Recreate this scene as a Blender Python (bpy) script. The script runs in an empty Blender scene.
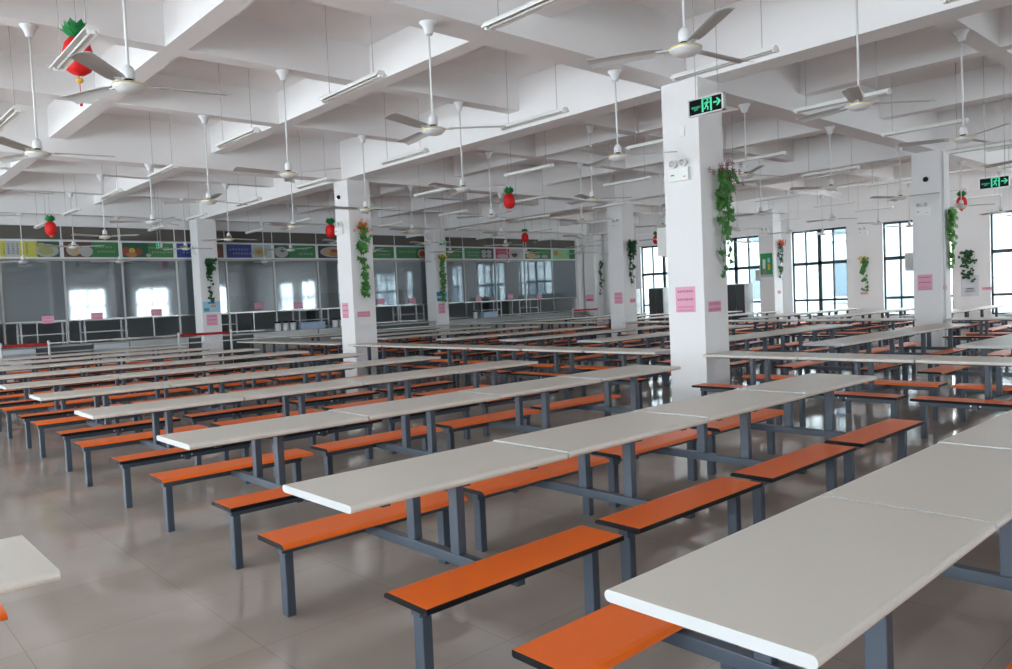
import bpy, bmesh, math, random
from mathutils import Vector, Matrix
random.seed(7)
PI = math.pi
scn = bpy.context.scene
COL = scn.collection

# ------------------------------------------------------------------ camera
FPX, YAW, PITCH, ROLL, CAMH = 768.3, .8312, -.0455, -.0446, 1.5488
cy, sy, cp, sp = math.cos(YAW), math.sin(YAW), math.cos(PITCH), math.sin(PITCH)
fwd = Vector((cy*cp, sy*cp, sp)); rgt = Vector((sy, -cy, 0)); upv = rgt.cross(fwd)
r2 = rgt*math.cos(ROLL) + upv*math.sin(ROLL)
u2 = upv*math.cos(ROLL) - rgt*math.sin(ROLL)
cd = bpy.data.cameras.new('camera'); cam = bpy.data.objects.new('camera', cd); COL.objects.link(cam)
M = Matrix((r2, u2, -fwd)).transposed().to_4x4(); M.translation = Vector((0, 0, CAMH))
cam.matrix_world = M
cd.sensor_width = 36; cd.lens = FPX/1012*36; cd.clip_start = .05; cd.clip_end = 300
scn.camera = cam

# ------------------------------------------------------------------ world, light, exposure
SKY = 7.0
w = bpy.data.worlds.new('overcast_sky'); scn.world = w; w.use_nodes = True
bg = w.node_tree.nodes['Background']; bg.inputs[0].default_value = (.90, .935, 1.0, 1); bg.inputs[1].default_value = SKY
scn.view_settings.view_transform = 'Standard'; scn.view_settings.look = 'None'
scn.view_settings.exposure = 1.28
scn.cycles.max_bounces = 16; scn.cycles.diffuse_bounces = 10; scn.cycles.transparent_max_bounces = 16; scn.view_settings.gamma = 1; scn.view_settings.use_curve_mapping = False
XW, YN, XS, YS = 26.4, 22.9, -9.0, -11.6      # inner faces of the +X, +Y, -X, -Y walls
WZ0, WZ1 = .45, 3.52
WIN_X = [(-8.2, -6.05), (-4.9, -2.75), (-1.6, .55), (1.7, 3.85), (4.97, 7.22), (8.25, 10.33), (11.52, 13.5), (14.7, 16.9), (18.0, 20.25)]
WIN_S = [(13.2, 15.4), (17.4, 19.6), (21.7, 23.9)]                 # -Y wall (x ranges)
WIN_L = [(-11.0+4.3*k, -7.2+4.3*k) for k in range(1, 8)]                # -X wall (y ranges)
def portal(loc, rot, sx, sz):
    l = bpy.data.lights.new('window_portal', 'AREA'); l.shape = 'RECTANGLE'; l.size = sx; l.size_y = sz
    l.cycles.is_portal = True
    o = bpy.data.objects.new('window_portal', l); o.location = loc; o.rotation_euler = rot; COL.objects.link(o)
for a, b in WIN_X: portal((XW+.22, (a+b)/2, (WZ0+WZ1)/2), (PI/2, 0, PI/2), b-a, WZ1-WZ0)
for a, b in WIN_L: portal((XS-.22, (a+b)/2, (WZ0+WZ1)/2), (PI/2, 0, -PI/2), b-a, WZ1-WZ0)
for a, b in WIN_S: portal(((a+b)/2, YS-.22, (WZ0+WZ1)/2), (PI/2, 0, 0), b-a, WZ1-WZ0)

# ------------------------------------------------------------------ materials
def mat(name, col, rough=.5, metal=0., spec=.5, noise=0., nscale=8., bump=0., emis=None, estr=0.):
    m = bpy.data.materials.new(name); m.use_nodes = True
    nt = m.node_tree; p = nt.nodes['Principled BSDF']
    p.inputs['Base Color'].default_value = (*col, 1); p.inputs['Roughness'].default_value = rough
    p.inputs['Metallic'].default_value = metal; p.inputs['Specular IOR Level'].default_value = spec
    if noise or bump:
        tc = nt.nodes.new('ShaderNodeTexCoord'); n = nt.nodes.new('ShaderNodeTexNoise')
        n.inputs['Scale'].default_value = nscale; n.inputs['Detail'].default_value = 4
        nt.links.new(tc.outputs['Object'], n.inputs['Vector'])
        if noise:
            mx = nt.nodes.new('ShaderNodeMix'); mx.data_type = 'RGBA'
            mx.inputs['A'].default_value = (*[c*(1-noise) for c in col], 1)
            mx.inputs['B'].default_value = (*[min(1, c*(1+noise)) for c in col], 1)
            nt.links.new(n.outputs['Fac'], mx.inputs['Factor']); nt.links.new(mx.outputs['Result'], p.inputs['Base Color'])
        if bump:
            b = nt.nodes.new('ShaderNodeBump'); b.inputs['Strength'].default_value = bump; b.inputs['Distance'].default_value = .002
            nt.links.new(n.outputs['Fac'], b.inputs['Height']); nt.links.new(b.outputs['Normal'], p.inputs['Normal'])
    if emis:
        p.inputs['Emission Color'].default_value = (*emis, 1); p.inputs['Emission Strength'].default_value = estr
    return m
def glassmat(name, tint, refl, rough=.02):
    m = bpy.data.materials.new(name); m.use_nodes = True; nt = m.node_tree; nt.nodes.clear()
    o = nt.nodes.new('ShaderNodeOutputMaterial'); mx = nt.nodes.new('ShaderNodeMixShader')
    t = nt.nodes.new('ShaderNodeBsdfTransparent'); g = nt.nodes.new('ShaderNodeBsdfGlossy')
    t.inputs[0].default_value = (*tint, 1); g.inputs['Roughness'].default_value = rough; g.inputs[0].default_value = (.9, .95, 1, 1)
    mx.inputs[0].default_value = refl
    nt.links.new(t.outputs[0], mx.inputs[1]); nt.links.new(g.outputs[0], mx.inputs[2]); nt.links.new(mx.outputs[0], o.inputs[0])
    return m
def dusty_glass(name, tint, film, ffac, refl):
    m = glassmat(name, tint, refl, .04); nt = m.node_tree; d = nt.nodes.new('ShaderNodeBsdfDiffuse'); d.inputs[0].default_value = (*film, 1)
    mx2 = nt.nodes.new('ShaderNodeMixShader'); mx2.inputs[0].default_value = ffac; o = nt.nodes['Material Output']; mx1 = nt.nodes['Mix Shader']
    nt.links.new(mx1.outputs[0], mx2.inputs[1]); nt.links.new(d.outputs[0], mx2.inputs[2]); nt.links.new(mx2.outputs[0], o.inputs[0])
    return m
PAINT = mat('white_wall_paint', (.86, .857, .86), .7, noise=.02, nscale=2)
CEILM = mat('white_ceiling_paint', (.875, .868, .87), .8, noise=.02, nscale=1.5)
TOP = mat('warm_grey_laminate', (.74, .70, .635), .38, spec=.4, noise=.04, nscale=180)
EDGE = mat('white_edge_band', (.55, .555, .56), .45)
ORANGE = mat('orange_laminate', (.95, .165, .008), .36, spec=.4, noise=.05, nscale=60)
BLACK = mat('black_edge_band', (.008, .008, .01), .5, spec=.2)
STEEL = mat('slate_blue_powder_coated_steel', (.06, .078, .105), .42, spec=.5)
BOLT = mat('bright_bolt', (.8, .8, .8), .3, metal=.6)
FANW = mat('fan_white_enamel', (.72, .73, .74), .35)
FANB = mat('fan_blade_grey', (.50, .50, .49), .4)
GOLD = mat('gold_band', (.75, .6, .25), .35, metal=.3)
LAMPW = mat('lamp_white_enamel', (.88, .89, .87), .4)
TUBE = mat('unlit_fluorescent_tube', (.62, .62, .6), .25)
WIRE = mat('grey_wire', (.45, .45, .45), .5)
FRAME = mat('blue_green_window_frame', (.018, .045, .055), .4)
PANE = glassmat('clear_window_pane', (.93, .97, .97), .06)
SGLASS = dusty_glass('smoky_serving_glass', (.80, .85, .87), (.27, .31, .33), .22, .17)
TGLASS = dusty_glass('dusty_transom_glass', (.5, .48, .45), (.20, .185, .165), .55, .08)
CHROME = mat('brushed_steel', (.55, .55, .53), .3, metal=.9)
STAIN = mat('stainless_counter', (.36, .36, .35), .32, metal=.6, noise=.1, nscale=3)
DARKST = mat('dark_grey_steel', (.07, .075, .08), .4, metal=.3)
ALU = mat('white_aluminium', (.72, .74, .76), .4)
KWALL = mat('kitchen_grey_wall', (.34, .36, .37), .6)
PINK = mat('pink_paper', (.84, .42, .55), .8)
INK = mat('dark_ink', (.10, .05, .08), .8)
REDINK = mat('dull_red_ink', (.55, .16, .26), .8)
RED = mat('bright_red_foam', (.72, .006, .006), .6)
GREEN = mat('bright_green_foam', (.005, .22, .05), .6)
LEAF = mat('green_plastic_leaf', (.07, .24, .05), .45, noise=.4, nscale=30)
LEAFD = mat('dark_green_plastic_leaf', (.02, .09, .03), .5, noise=.4, nscale=30)
LEAFL = mat('light_green_plastic_leaf', (.16, .40, .10), .45, noise=.4, nscale=30)
STEM = mat('dark_vine_stem', (.05, .08, .03), .6)
FPINK = mat('magenta_petal', (.20, .0, .05), .6)
FORG = mat('orange_petal', (.85, .18, .02), .6)
FYEL = mat('yellow_petal', (.80, .50, .02), .6)
BC_GOLD = mat('gold_charm', (.75, .42, .05), .4)
FRED = mat('red_orange_petal', (.75, .07, .01), .6)
BELT = mat('red_belt', (.42, .01, .015), .6)
BLUEP = mat('pale_blue_plastic', (.40, .50, .66), .4)
SIGNK = mat('black_sign_face', (.003, .004, .004), .5, spec=.1)
GLOW = mat('lit_green_pictogram', (.02, .25, .13), .6, emis=(.10, .85, .48), estr=.28)
SILV = mat('silver_sign_frame', (.66, .66, .66), .35, metal=.4)
LENS = mat('lamp_lens', (.55, .58, .6), .15, spec=.8)
CONC = mat('outside_pale_render', (.30, .33, .34), .8)
OGLASS = mat('outside_blue_glazing', (.03, .06, .08), .3)
YARD = mat('outside_paving', (.3, .3, .28), .9)
def floor_mat():
    m = bpy.data.materials.new('polished_floor_tiles'); m.use_nodes = True; nt = m.node_tree; p = nt.nodes['Principled BSDF']
    tc = nt.nodes.new('ShaderNodeTexCoord'); br = nt.nodes.new('ShaderNodeTexBrick')
    br.offset = 0; br.inputs['Scale'].default_value = 1; br.inputs['Brick Width'].default_value = .8; br.inputs['Row Height'].default_value = .8
    br.inputs['Mortar Size'].default_value = .0025; br.inputs['Mortar Smooth'].default_value = .1
    br.inputs['Color1'].default_value = (.44, .375, .335, 1); br.inputs['Color2'].default_value = (.48, .415, .37, 1)
    br.inputs['Mortar'].default_value = (.36, .305, .275, 1)
    n = nt.nodes.new('ShaderNodeTexNoise'); n.inputs['Scale'].default_value = 1.3; n.inputs['Detail'].default_value = 6
    mx = nt.nodes.new('ShaderNodeMix'); mx.data_type = 'RGBA'; mx.blend_type = 'MULTIPLY'; mx.inputs['Factor'].default_value = .35
    nt.links.new(tc.outputs['Object'], n.inputs['Vector'])
    nt.links.new(br.outputs['Color'], mx.inputs['A']); rp = nt.nodes.new('ShaderNodeValToRGB'); rp.color_ramp.elements[0].position = .35; rp.color_ramp.elements[1].position = .65
    rp.color_ramp.elements[0].color = (.62, .6, .59, 1); rp.color_ramp.elements[1].color = (1, 1, 1, 1)
    nt.links.new(n.outputs['Fac'], rp.inputs['Fac']); nt.links.new(rp.outputs['Color'], mx.inputs['B'])
    mpg = nt.nodes.new('ShaderNodeMapping'); mpg.inputs['Location'].default_value = (.13, .63, 0); nt.links.new(tc.outputs['Object'], mpg.inputs['Vector'])
    nt.links.new(mpg.outputs['Vector'], br.inputs['Vector'])
    nt.links.new(mx.outputs['Result'], p.inputs['Base Color'])
    p.inputs['Roughness'].default_value = .085; p.inputs['Specular IOR Level'].default_value = .5
    return m
FLOORM = floor_mat()

# ------------------------------------------------------------------ mesh helpers
class MB:
    def __init__(s): s.bm = bmesh.new(); s.mats = []
    def mi(s, m):
        if m not in s.mats: s.mats.append(m)
        return s.mats.index(m)
    def box(s, lo, hi, m, bev=0.):
        x0, y0, z0 = lo; x1, y1, z1 = hi; k = s.mi(m)
        v = [s.bm.verts.new(p) for p in ((x0,y0,z0),(x1,y0,z0),(x1,y1,z0),(x0,y1,z0),(x0,y0,z1),(x1,y0,z1),(x1,y1,z1),(x0,y1,z1))]
        fs = [s.bm.faces.new([v[i] for i in q]) for q in ((3,2,1,0),(4,5,6,7),(0,1,5,4),(1,2,6,5),(2,3,7,6),(3,0,4,7))]
        for f in fs: f.material_index = k
        if bev:
            es = {e for f in fs for e in f.edges}
            r = bmesh.ops.bevel(s.bm, geom=list(es), offset=bev, segments=2, affect='EDGES', profile=.5)
            for f in r['faces']: f.material_index = k
        return s
    def lathe(s, prof, m, n=20, c=(0, 0), smooth=True):
        k = s.mi(m); rings = []
        for (r, z) in prof:
            if r < 1e-5: rings.append([s.bm.verts.new((c[0], c[1], z))])
            else: rings.append([s.bm.verts.new((c[0]+r*math.cos(2*PI*i/n), c[1]+r*math.sin(2*PI*i/n), z)) for i in range(n)])
        for a, b in zip(rings, rings[1:]):
            for i in range(n):
                j = (i+1) % n
                vs = [a[i % len(a)], a[j % len(a)], b[j % len(b)], b[i % len(b)]]
                vs2 = []
                for q in vs:
                    if q not in vs2: vs2.append(q)
                if len(vs2) < 3: continue
                try: f = s.bm.faces.new(vs2); f.material_index = k; f.smooth = smooth
                except ValueError: pass
        return s
    def tube(s, pts, r, m, n=8):
        k = s.mi(m); rings = []; pts = [Vector(p) for p in pts]
        for i, p in enumerate(pts):
            d = (pts[min(i+1, len(pts)-1)] - pts[max(i-1, 0)]).normalized()
            a = d.orthogonal().normalized(); b = d.cross(a)
            rings.append([s.bm.verts.new(p + (a*math.cos(2*PI*q/n) + b*math.sin(2*PI*q/n))*r) for q in range(n)])
        for A, B in zip(rings, rings[1:]):
            al = min(range(n), key=lambda q: (B[q].co - A[0].co).length)
            for i in range(n):
                f = s.bm.faces.new((A[i], A[(i+1) % n], B[(i+1+al) % n], B[(i+al) % n])); f.material_index = k; f.smooth = True
        for R_ in (rings[0], rings[-1]):
            f = s.bm.faces.new(R_); f.material_index = k
        return s
    def poly(s, pts, m, thick=0., ax=None):
        k = s.mi(m); v = [s.bm.verts.new(p) for p in pts]; f = s.bm.faces.new(v); f.material_index = k
        if thick:
            n = Vector(ax); v2 = [s.bm.verts.new(Vector(p)+n*thick) for p in pts]
            g = s.bm.faces.new(v2[::-1]); g.material_index = k
            for i in range(len(v)):
                j = (i+1) % len(v); h = s.bm.faces.new((v[i], v2[i], v2[j], v[j])); h.material_index = k
        return s
    def extrude_x(s, prof, x0, x1, matf, endm):
        """closed (y,z) profile swept along x; matf(i) gives the material of side i, endm of the end faces"""
        a = [s.bm.verts.new((x0, y, z)) for y, z in prof]; b = [s.bm.verts.new((x1, y, z)) for y, z in prof]
        n = len(prof)
        for i in range(n):
            j = (i+1) % n; f = s.bm.faces.new((a[i], a[j], b[j], b[i])); f.material_index = s.mi(matf(i)); f.smooth = False
        for q in (a[::-1], b): f = s.bm.faces.new(q); f.material_index = s.mi(endm)
        return s
    def mesh(s, name):
        bmesh.ops.recalc_face_normals(s.bm, faces=s.bm.faces)
        me = bpy.data.meshes.new(name); s.bm.to_mesh(me); s.bm.free()
        for m in s.mats: me.materials.append(m)
        return me
    def build(s, name, parent=None, loc=(0, 0, 0), rz=0.):
        o = bpy.data.objects.new(name, s.mesh(name)); o.location = loc; o.rotation_euler = (0, 0, rz)
        if parent: o.parent = parent
        COL.objects.link(o); return o
def tag(o, label=None, cat=None, group=None, kind=None):
    if label: o['label'] = label
    if cat: o['category'] = cat
    if group: o['group'] = group
    if kind: o['kind'] = kind
    return o
def empty(name, loc=(0, 0, 0), rz=0., label=None, cat=None, group=None):
    o = bpy.data.objects.new(name, None); o.empty_display_size = .1; o.location = loc; o.rotation_euler = (0, 0, rz)
    COL.objects.link(o); return tag(o, label, cat, group)
KIDS = {}
def kids(o):
    return [c for c in o.children]
def copy_tree(o, parent=None):
    c = o.copy(); COL.objects.link(c)
    if parent: c.parent = parent
    for ch in kids(o): copy_tree(ch, c)
    return c
ORD = ['zeroth', 'first', 'second', 'third', 'fourth', 'fifth', 'sixth', 'seventh', 'eighth', 'ninth', 'tenth', 'eleventh', 'twelfth']

# ------------------------------------------------------------------ room shell
tag(MB().box((XS-.25, YS-.25, -.12), (XW+.25, 29.3, 0), FLOORM).build('floor'), 'polished grey-brown tiled floor', kind='structure')
tag(MB().box((XS-.25, YS-.25, 5.02), (XW+.25, 29.3, 5.2), CEILM).build('ceiling'), 'white painted concrete ceiling', kind='structure')
def wall_with_windows(name, axis, face, out, lo, hi, wins, label):
    """axis 'x': the wall plane is x=face and runs along y; out is +1/-1"""
    mb = MB(); t0, t1 = sorted((face, face+out*.25))
    def bx(a, b, z0, z1):
        if axis == 'x': mb.box((t0, a, z0), (t1, b, z1), PAINT)
        else: mb.box((a, t0, z0), (b, t1, z1), PAINT)
    bx(lo, hi, 0, WZ0); bx(lo, hi, WZ1, 5.02); cur = lo
    for a, b in wins: bx(cur, a, WZ0, WZ1); cur = b
    bx(cur, hi, WZ0, WZ1)
    tag(mb.build(name), label, kind='structure')
wall_with_windows('wall_right', 'x', XW, 1, YS, 29.3, WIN_X, 'white wall with tall dark-framed windows')
wall_with_windows('wall_left', 'x', XS, -1, YS, 29.3, WIN_L, 'white wall on the left with wide windows')
wall_with_windows('wall_front', 'y', YS, -1, XS, XW, WIN_S, 'white wall behind the camera with wide windows')
wn = [0]
def window(axis, face, out, a, b, cols):
    wn[0] += 1; fr = MB(); z0, z1 = WZ0, WZ1; d0, d1 = sorted((face+out*.08, face+out*.15)); t = .045
    def bx(mb, p, q, za, zb, m, D0=d0, D1=d1):
        if axis == 'x': mb.box((D0, p, za), (D1, q, zb), m)
        else: mb.box((p, D0, za), (q, D1, zb), m)
    bx(fr, a, b, z0, z0+.05, FRAME); bx(fr, a, b, z1-.07, z1, FRAME)
    bx(fr, a, a+t, z0, z1, FRAME); bx(fr, b-t, b, z0, z1, FRAME)
    for k in range(1, cols):
        x = a+(b-a)*k/cols; wd = .06 if k*2 == cols else .022
        bx(fr, x-wd, x+wd, z0, z1, FRAME)
    bx(fr, a, b, 1.0, 1.08, FRAME); bx(fr, a, b, 2.28, 2.39, FRAME)
    o = fr.build('window_%d' % wn[0]); tag(o, 'tall window in dark blue-green metal frame', kind='structure')
    g = MB(); m = (d0+d1)/2; bx(g, a+.02, b-.02, z0+.02, z1-.02, PANE, m-.003, m+.003)
    g.build('window_pane', o)
for a, b in WIN_X: window('x', XW, 1, a, b, 4)
for a, b in WIN_L: window('x', XS, -1, a, b, 4)
for a, b in WIN_S: window('y', YS, -1, a, b, 4)
# skirting
tag(MB().box((XW-.015, YS, 0), (XW, YN, .12), STAIN).build('baseboard_right'), kind='structure')

XB_MAIN = [-8.8, .07, 8.78, 17.8, 26.55]; XB_SEC = [-5.8, -2.9, 3.28, 5.95, 11.75, 14.75, 20.75, 23.7]
YB_MAIN = [-11.2, -2.6, 5.93, 14.53, 23.1]; YB_SEC = [-8.3, -5.5, .24, 3.15, 8.98, 11.68, 17.6, 20.35]
tn = [0]
def beam(lo, hi, what):
    tn[0] += 1
    tag(MB().box(lo, hi, CEILM).build('trim_%d' % tn[0]), what, kind='structure')
for x in XB_MAIN: beam((x-.2, YS, 4.23), (x+.2, YN+.4, 5.02), 'deep white ceiling beam')
for x in XB_SEC: beam((x-.12, YS, 4.52), (x+.12, YN+.2, 5.02), 'white secondary ceiling beam')
for y in YB_MAIN: beam((XS, y-.2, 4.232), (XW, y+.2, 5.02), 'deep white ceiling beam')
for y in YB_SEC: beam((XS, y-.12, 4.522), (XW, y+.12, 5.02), 'white secondary ceiling beam')
tag(MB().box((2.0, YN-.04, 4.0), (25.3, YN+.12, 4.235), CEILM).build('trim_lintel'), 'white lintel above the serving windows', kind='structure')
# pillars : (near corner x, near corner y)
PIL = {'a0': (8.45, 5.5), 'a1': (8.66, 14.26), 'a2': (8.72, 22.25), 'b0': (17.45, 5.66), 'b1': (17.5, 14.22), 'b2': (17.5, 22.25)}
PW = .55
PIL['c1'] = None
def pillar(x, y, label, wx=PW, wy=PW, z1=4.24):
    tag(MB().box((x, y, 0), (x+wx, y+wy, z1), PAINT, .006).build('pillar'), label, kind='structure')
pillar(8.45, 5.5, 'nearest white square pillar')
pillar(8.66, 14.26, 'second white pillar of the near line')
pillar(8.44, 22.1, 'third white pillar of the near line by the serving wall')
pillar(17.45, 5.66, 'white pillar on the right')
pillar(17.6, 14.12, 'white pillar in the middle distance')
pillar(16.92, 22.2, 'white pillar before the serving wall')
PC = (24.6, 13.2); PD = (23.9, 20.7)
pillar(24.9, 13.38, 'white pillar near the windows')
pillar(25.6, 22.15, 'white corner pillar', .55, .6)
pillar(25.3, 22.86, 'slim white post at the end of the serving wall', .36, .2)

# outside
tag(MB().box((27.5, -30, -.3), (70, 70, -.2), YARD).build('ground'), 'paved yard outside the windows', kind='structure')
ob = MB()
ob.box((42, -20, -.2), (50, 13, 16), CONC); ob.box((44, 17, -.2), (52, 60, 16), CONC)
for k in range(14):
    for z in (.9, 4.4, 7.9):
        y = -18+k*5.2
        xx = 41.95 if y < 11 else 43.95
        if 11 < y < 18: continue
        ob.box((xx, y, z), (xx+.1, y+1.6, z+2.1), OGLASS); ob.box((xx-.25, y-.3, z-.35), (xx+.05, y+1.9, z-.1), CONC)
tag(ob.build('building'), 'pale neighbouring block with blue-grey glazing seen through the windows', 'building')

# ------------------------------------------------------------------ canteen tables
L, W = 1.285, .60
def top_mesh():
    z1, t = .75, .034; r = t/2; prof = []
    for k in range(7): a = -PI/2+PI*k/6; prof.append((W/2-r+r*math.cos(a), z1-r+r*math.sin(a)))
    for k in range(7): a = PI/2+PI*k/6; prof.append((-W/2+r+r*math.cos(a), z1-r+r*math.sin(a)))
    mb = MB(); mb.extrude_x(prof, .008, L-.006, lambda i: TOP, EDGE)
    return mb.mesh('tabletop')
def seat_mesh():      # outer edge at -y (black band), inner rounded edge at +y; x along the bench
    z1, t, w_ = .405, .026, .29; prof = [(-w_/2+.006, z1-t), (-w_/2, z1-t+.005), (-w_/2, z1-.004), (-w_/2+.004, z1), (w_/2-.03, z1)]
    prof += [(w_/2-.012, z1-.004), (w_/2-.002, z1-.013), (w_/2, z1-t+.003), (w_/2-.006, z1-t)]
    mats = [BLACK, BLACK, BLACK, ORANGE, ORANGE, ORANGE, ORANGE, BLACK, BLACK]
    mb = MB(); mb.extrude_x(prof, .085, 1.245, lambda i: mats[i], BLACK); return mb.mesh('seat')
def rail_mesh():
    mb = MB(); mb.box((.13, -.03, .325), (1.2, .03, .379), STEEL, .004)
    for x in (.60, .68): mb.box((x-.008, -.036, .345), (x+.008, -.029, .361), BOLT)
    return mb.mesh('bench_rail')
def leg_mesh():
    return MB().box((-.024, -.032, 0), (.024, .032, .326), STEEL, .005).mesh('leg')
ME = dict(top=top_mesh(), seat=seat_mesh(), rail=rail_mesh(), leg=leg_mesh())
ME['post'] = MB().box((-.024, -.032, .3705), (.024, .032, .7), STEEL, .005).mesh('post')
ME['beam'] = MB().box((-.024, -.60, .318), (.024, .66, .37), STEEL, .004).mesh('crossbeam')
ub = MB()
for y in (-.2, .2): ub.box((.12, y-.018, .700), (1.17, y+.018, .716), STEEL, .002)
for x in (.2, .64, 1.08): ub.box((x-.02, -.26, .7005), (x+.02, .26, .7155), STEEL)
ME['under'] = ub.mesh('underframe')
BN, BF = -.53, .63
def mo(name, me, parent, loc=(0, 0, 0), rz=0.):
    o = bpy.data.objects.new(name, me); o.parent = parent; o.location = loc; o.rotation_euler = (0, 0, rz); COL.objects.link(o); return o
def make_table():
    t = empty('canteen_table')
    mo('tabletop', ME['top'], t); mo('underframe', ME['under'], t); mo('crossbeam', ME['beam'], t, (.64, 0, 0))
    for y in (-.175, .175): mo('post', ME['post'], t, (.64, y, 0))
    for y, flip in ((BN, 0), (BF, 1)):
        b = mo('bench', ME['seat'], t, (L+.045 if flip else 0, y, 0), PI if flip else 0)
        mo('bench_rail', ME['rail'], b)
        for x in (.165, 1.165): mo('leg', ME['leg'], b, (x, 0, 0))
    return t
GRP = 'canteen tables with attached benches'
proto = make_table(); used = [False]; TABLES = []
def put_table(x, y, rz, label, sx=1., rise=0.):
    t = proto if not used[0] else copy_tree(proto)
    used[0] = True; t.location = (x, y, 0); t.rotation_euler = (0, 0, rz)
    t.scale = (sx, 1, 1+rise)      # neighbouring tables stand at slightly different heights
    tag(t, label, 'canteen table', GRP); TABLES.append(t)
def seen(x, y, m=1.2):      # is the spot inside the camera's field (plus a margin)?
    d = Vector((x, y, .6-CAMH)); zf = d.dot(fwd)
    return zf > .3 and abs(d.dot(r2))/zf < .66+m/zf
ROWS = [(1.558, 1.065), (1.562, 2.985), (1.68, 5.05), (1.69, 7.2), (1.74, 9.3), (1.77, 11.35), (1.79, 13.35), (1.83, 15.55), (1.72, 17.55), (1.8, 19.6)]
for i, (a, c) in enumerate(ROWS):
    for k in range(4):
        q = .983 if i == 0 else 1.
        if seen(a+k*L+.6, c): put_table(a+k*L*q, c, 0, 'white table with orange benches, near block, %s row from camera, %s table from aisle' % (ORD[i+1], ORD[k+1]), q, (0, 0, .005, .008)[k] if i == 0 else (0, .005, .009, .014)[k] if i < 3 else random.uniform(0, .009))
put_table(.56-L, 3.06, 0, 'white table cut off by the left edge, alone across the aisle')
R2 = [.8, 2.9, 4.85, 6.95, 9.1, 11.2, 13.3, 15.8, 17.9, 20.2]
for i, c in enumerate(R2):
    for k in range(4):
        if seen(10.3+k*L+.6, c): put_table(10.3+k*L, c, 0, 'white table with orange benches, middle block, %s row from right, %s from near end' % (ORD[i], ORD[k+1]))
for i, c in enumerate([4.75, 6.85, 8.95, 11.05, 13.15, 15.3, 17.4, 19.5]):
    for k in range(5):
        if seen(19.1+k*L+.6, c) and not (k == 4 and abs(c-13.2) < 1.2): put_table(19.1+k*L, c, 0, 'white table with orange benches, window-side block, %s row from right, %s toward the windows' % (ORD[i+1], ORD[k+1]))
for k in range(4): put_table(8.6, 5.46-k*1.25, -PI/2, 'white table set crosswise, %s to the right of the nearest pillar' % ORD[k+1], .97)
for k in range(6): put_table(8.72, 14.2-k*1.33, -PI/2, 'white table set crosswise between the two near pillars, %s from the left' % ORD[k+1])
for k in range(4): put_table(8.8, 20.0-k*1.29, -PI/2, 'white table set crosswise left of the second pillar, %s from the left' % ORD[k+1])
for k in range(2): put_table(17.65, 5.6-k*1.29, -PI/2, 'white table set crosswise, %s right of the right-hand pillar' % ORD[k+1])
for k in range(6): put_table(17.72, 14.1-k*1.33, -PI/2, 'white table set crosswise left of the right-hand pillar, %s from the left' % ORD[k+1])
for k in range(5): put_table(17.75, 21.7-k*1.33, -PI/2, 'white table set crosswise behind the middle-distance pillar, %s from the left' % ORD[k+1])

# ------------------------------------------------------------------ ceiling fans
def blade_mesh():
    mb = MB(); k = mb.mi(FANB); n = 7; up_, dn = [], []
    for q in range(n+1):
        x = .15+(.70-.15)*q/n; wdt = .058+.010*q/n if q else .045; tw = math.radians(11)
        
        r1, r2_ = [], []
        for s_ in (-1, -.33, .33, 1):
            y = s_*wdt; z = y*math.tan(tw)+.012*(1-s_*s_)
            r1.append(mb.bm.verts.new((x, y, z))); r2_.append(mb.bm.verts.new((x, y, z-.004)))
        up_.append(r1); dn.append(r2_)
    for q in range(n):
        for s_ in range(3):
            mb.bm.faces.new((up_[q][s_], up_[q+1][s_], up_[q+1][s_+1], up_[q][s_+1])).material_index = k
            mb.bm.faces.new((dn[q][s_], dn[q][s_+1], dn[q+1][s_+1], dn[q+1][s_])).material_index = k
        for s_ in (0, 3): mb.bm.faces.new((up_[q][s_], dn[q][s_], dn[q+1][s_], up_[q+1][s_])).material_index = k
    for q in (0, n):
        for s_ in range(3): mb.bm.faces.new((up_[q][s_], up_[q][s_+1], dn[q][s_+1], dn[q][s_])).material_index = k
    mb.box((.07, -.018, -.006), (.2, .018, .002), FANW)
    return mb.mesh('fan_blade')
FM = {}
FM['motor'] = MB().lathe([(0, -.05), (.05, -.048), (.082, -.038), (.1, -.02), (.112, -.012), (.115, .004), (.105, .014), (.06, .027), (0, .03)], FANW, 28).lathe([(.1165, -.006), (.118, -.001), (.1165, .006), (.113, 0)], GOLD, 28).mesh('motor')
FM['cup'] = MB().lathe([(.04, .045), (.045, .05), (.044, .105), (.036, .13), (.02, .145), (.011, .15)], FANW, 20).lathe([(0, .028), (.03, .03), (.03, .046), (0, .046)], BLACK, 20).mesh('rod_cup')
FM['blade'] = blade_mesh()
def fan_proto(drop):
    t = empty('ceiling_fan')          # origin at the mounting point on the beam
    mo('canopy', MB().lathe([(0, 0), (.085, 0), (.085, -.012), (.06, -.04), (.042, -.09), (.038, -.115), (.02, -.12), (0, -.12)], FANW, 20).mesh('canopy'), t)
    mo('down_rod', MB().tube([(0, 0, -.1), (0, 0, -drop+.12)], .0105, FANW, 10).mesh('down_rod'), t)
    mo('rod_cup', FM['cup'], t, (0, 0, -drop)); mo('motor', FM['motor'], t, (0, 0, -drop))
    for k in range(3): mo('fan_blade', FM['blade'], t, (0, 0, -drop+.008), k*2*PI/3)
    return t
FP = {0: fan_proto(1.28), 1: fan_proto(1.02)}; fu = {0: False, 1: False}
FX = [1.85, 4.6, 7.45, 10.4, 13.15, 16.2, 19.75, 22.7, 25.0]
FY = [(3.13, 0), (5.95, 1), (8.98, 0), (11.68, 0), (14.4, 1), (17.6, 0), (20.35, 0)]
ANG = {(0, 1): -10, (1, 2): 62, (1, 0): -126, (2, 0): -43, (1, 1): -40, (2, 1): -51, (3, 0): -8, (2, 2): 70, (0, 2): -10, (1, 3): 18, (2, 3): 60, (3, 1): -15, (4, 1): 20, (5, 1): 35, (3, 2): -40}
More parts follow.
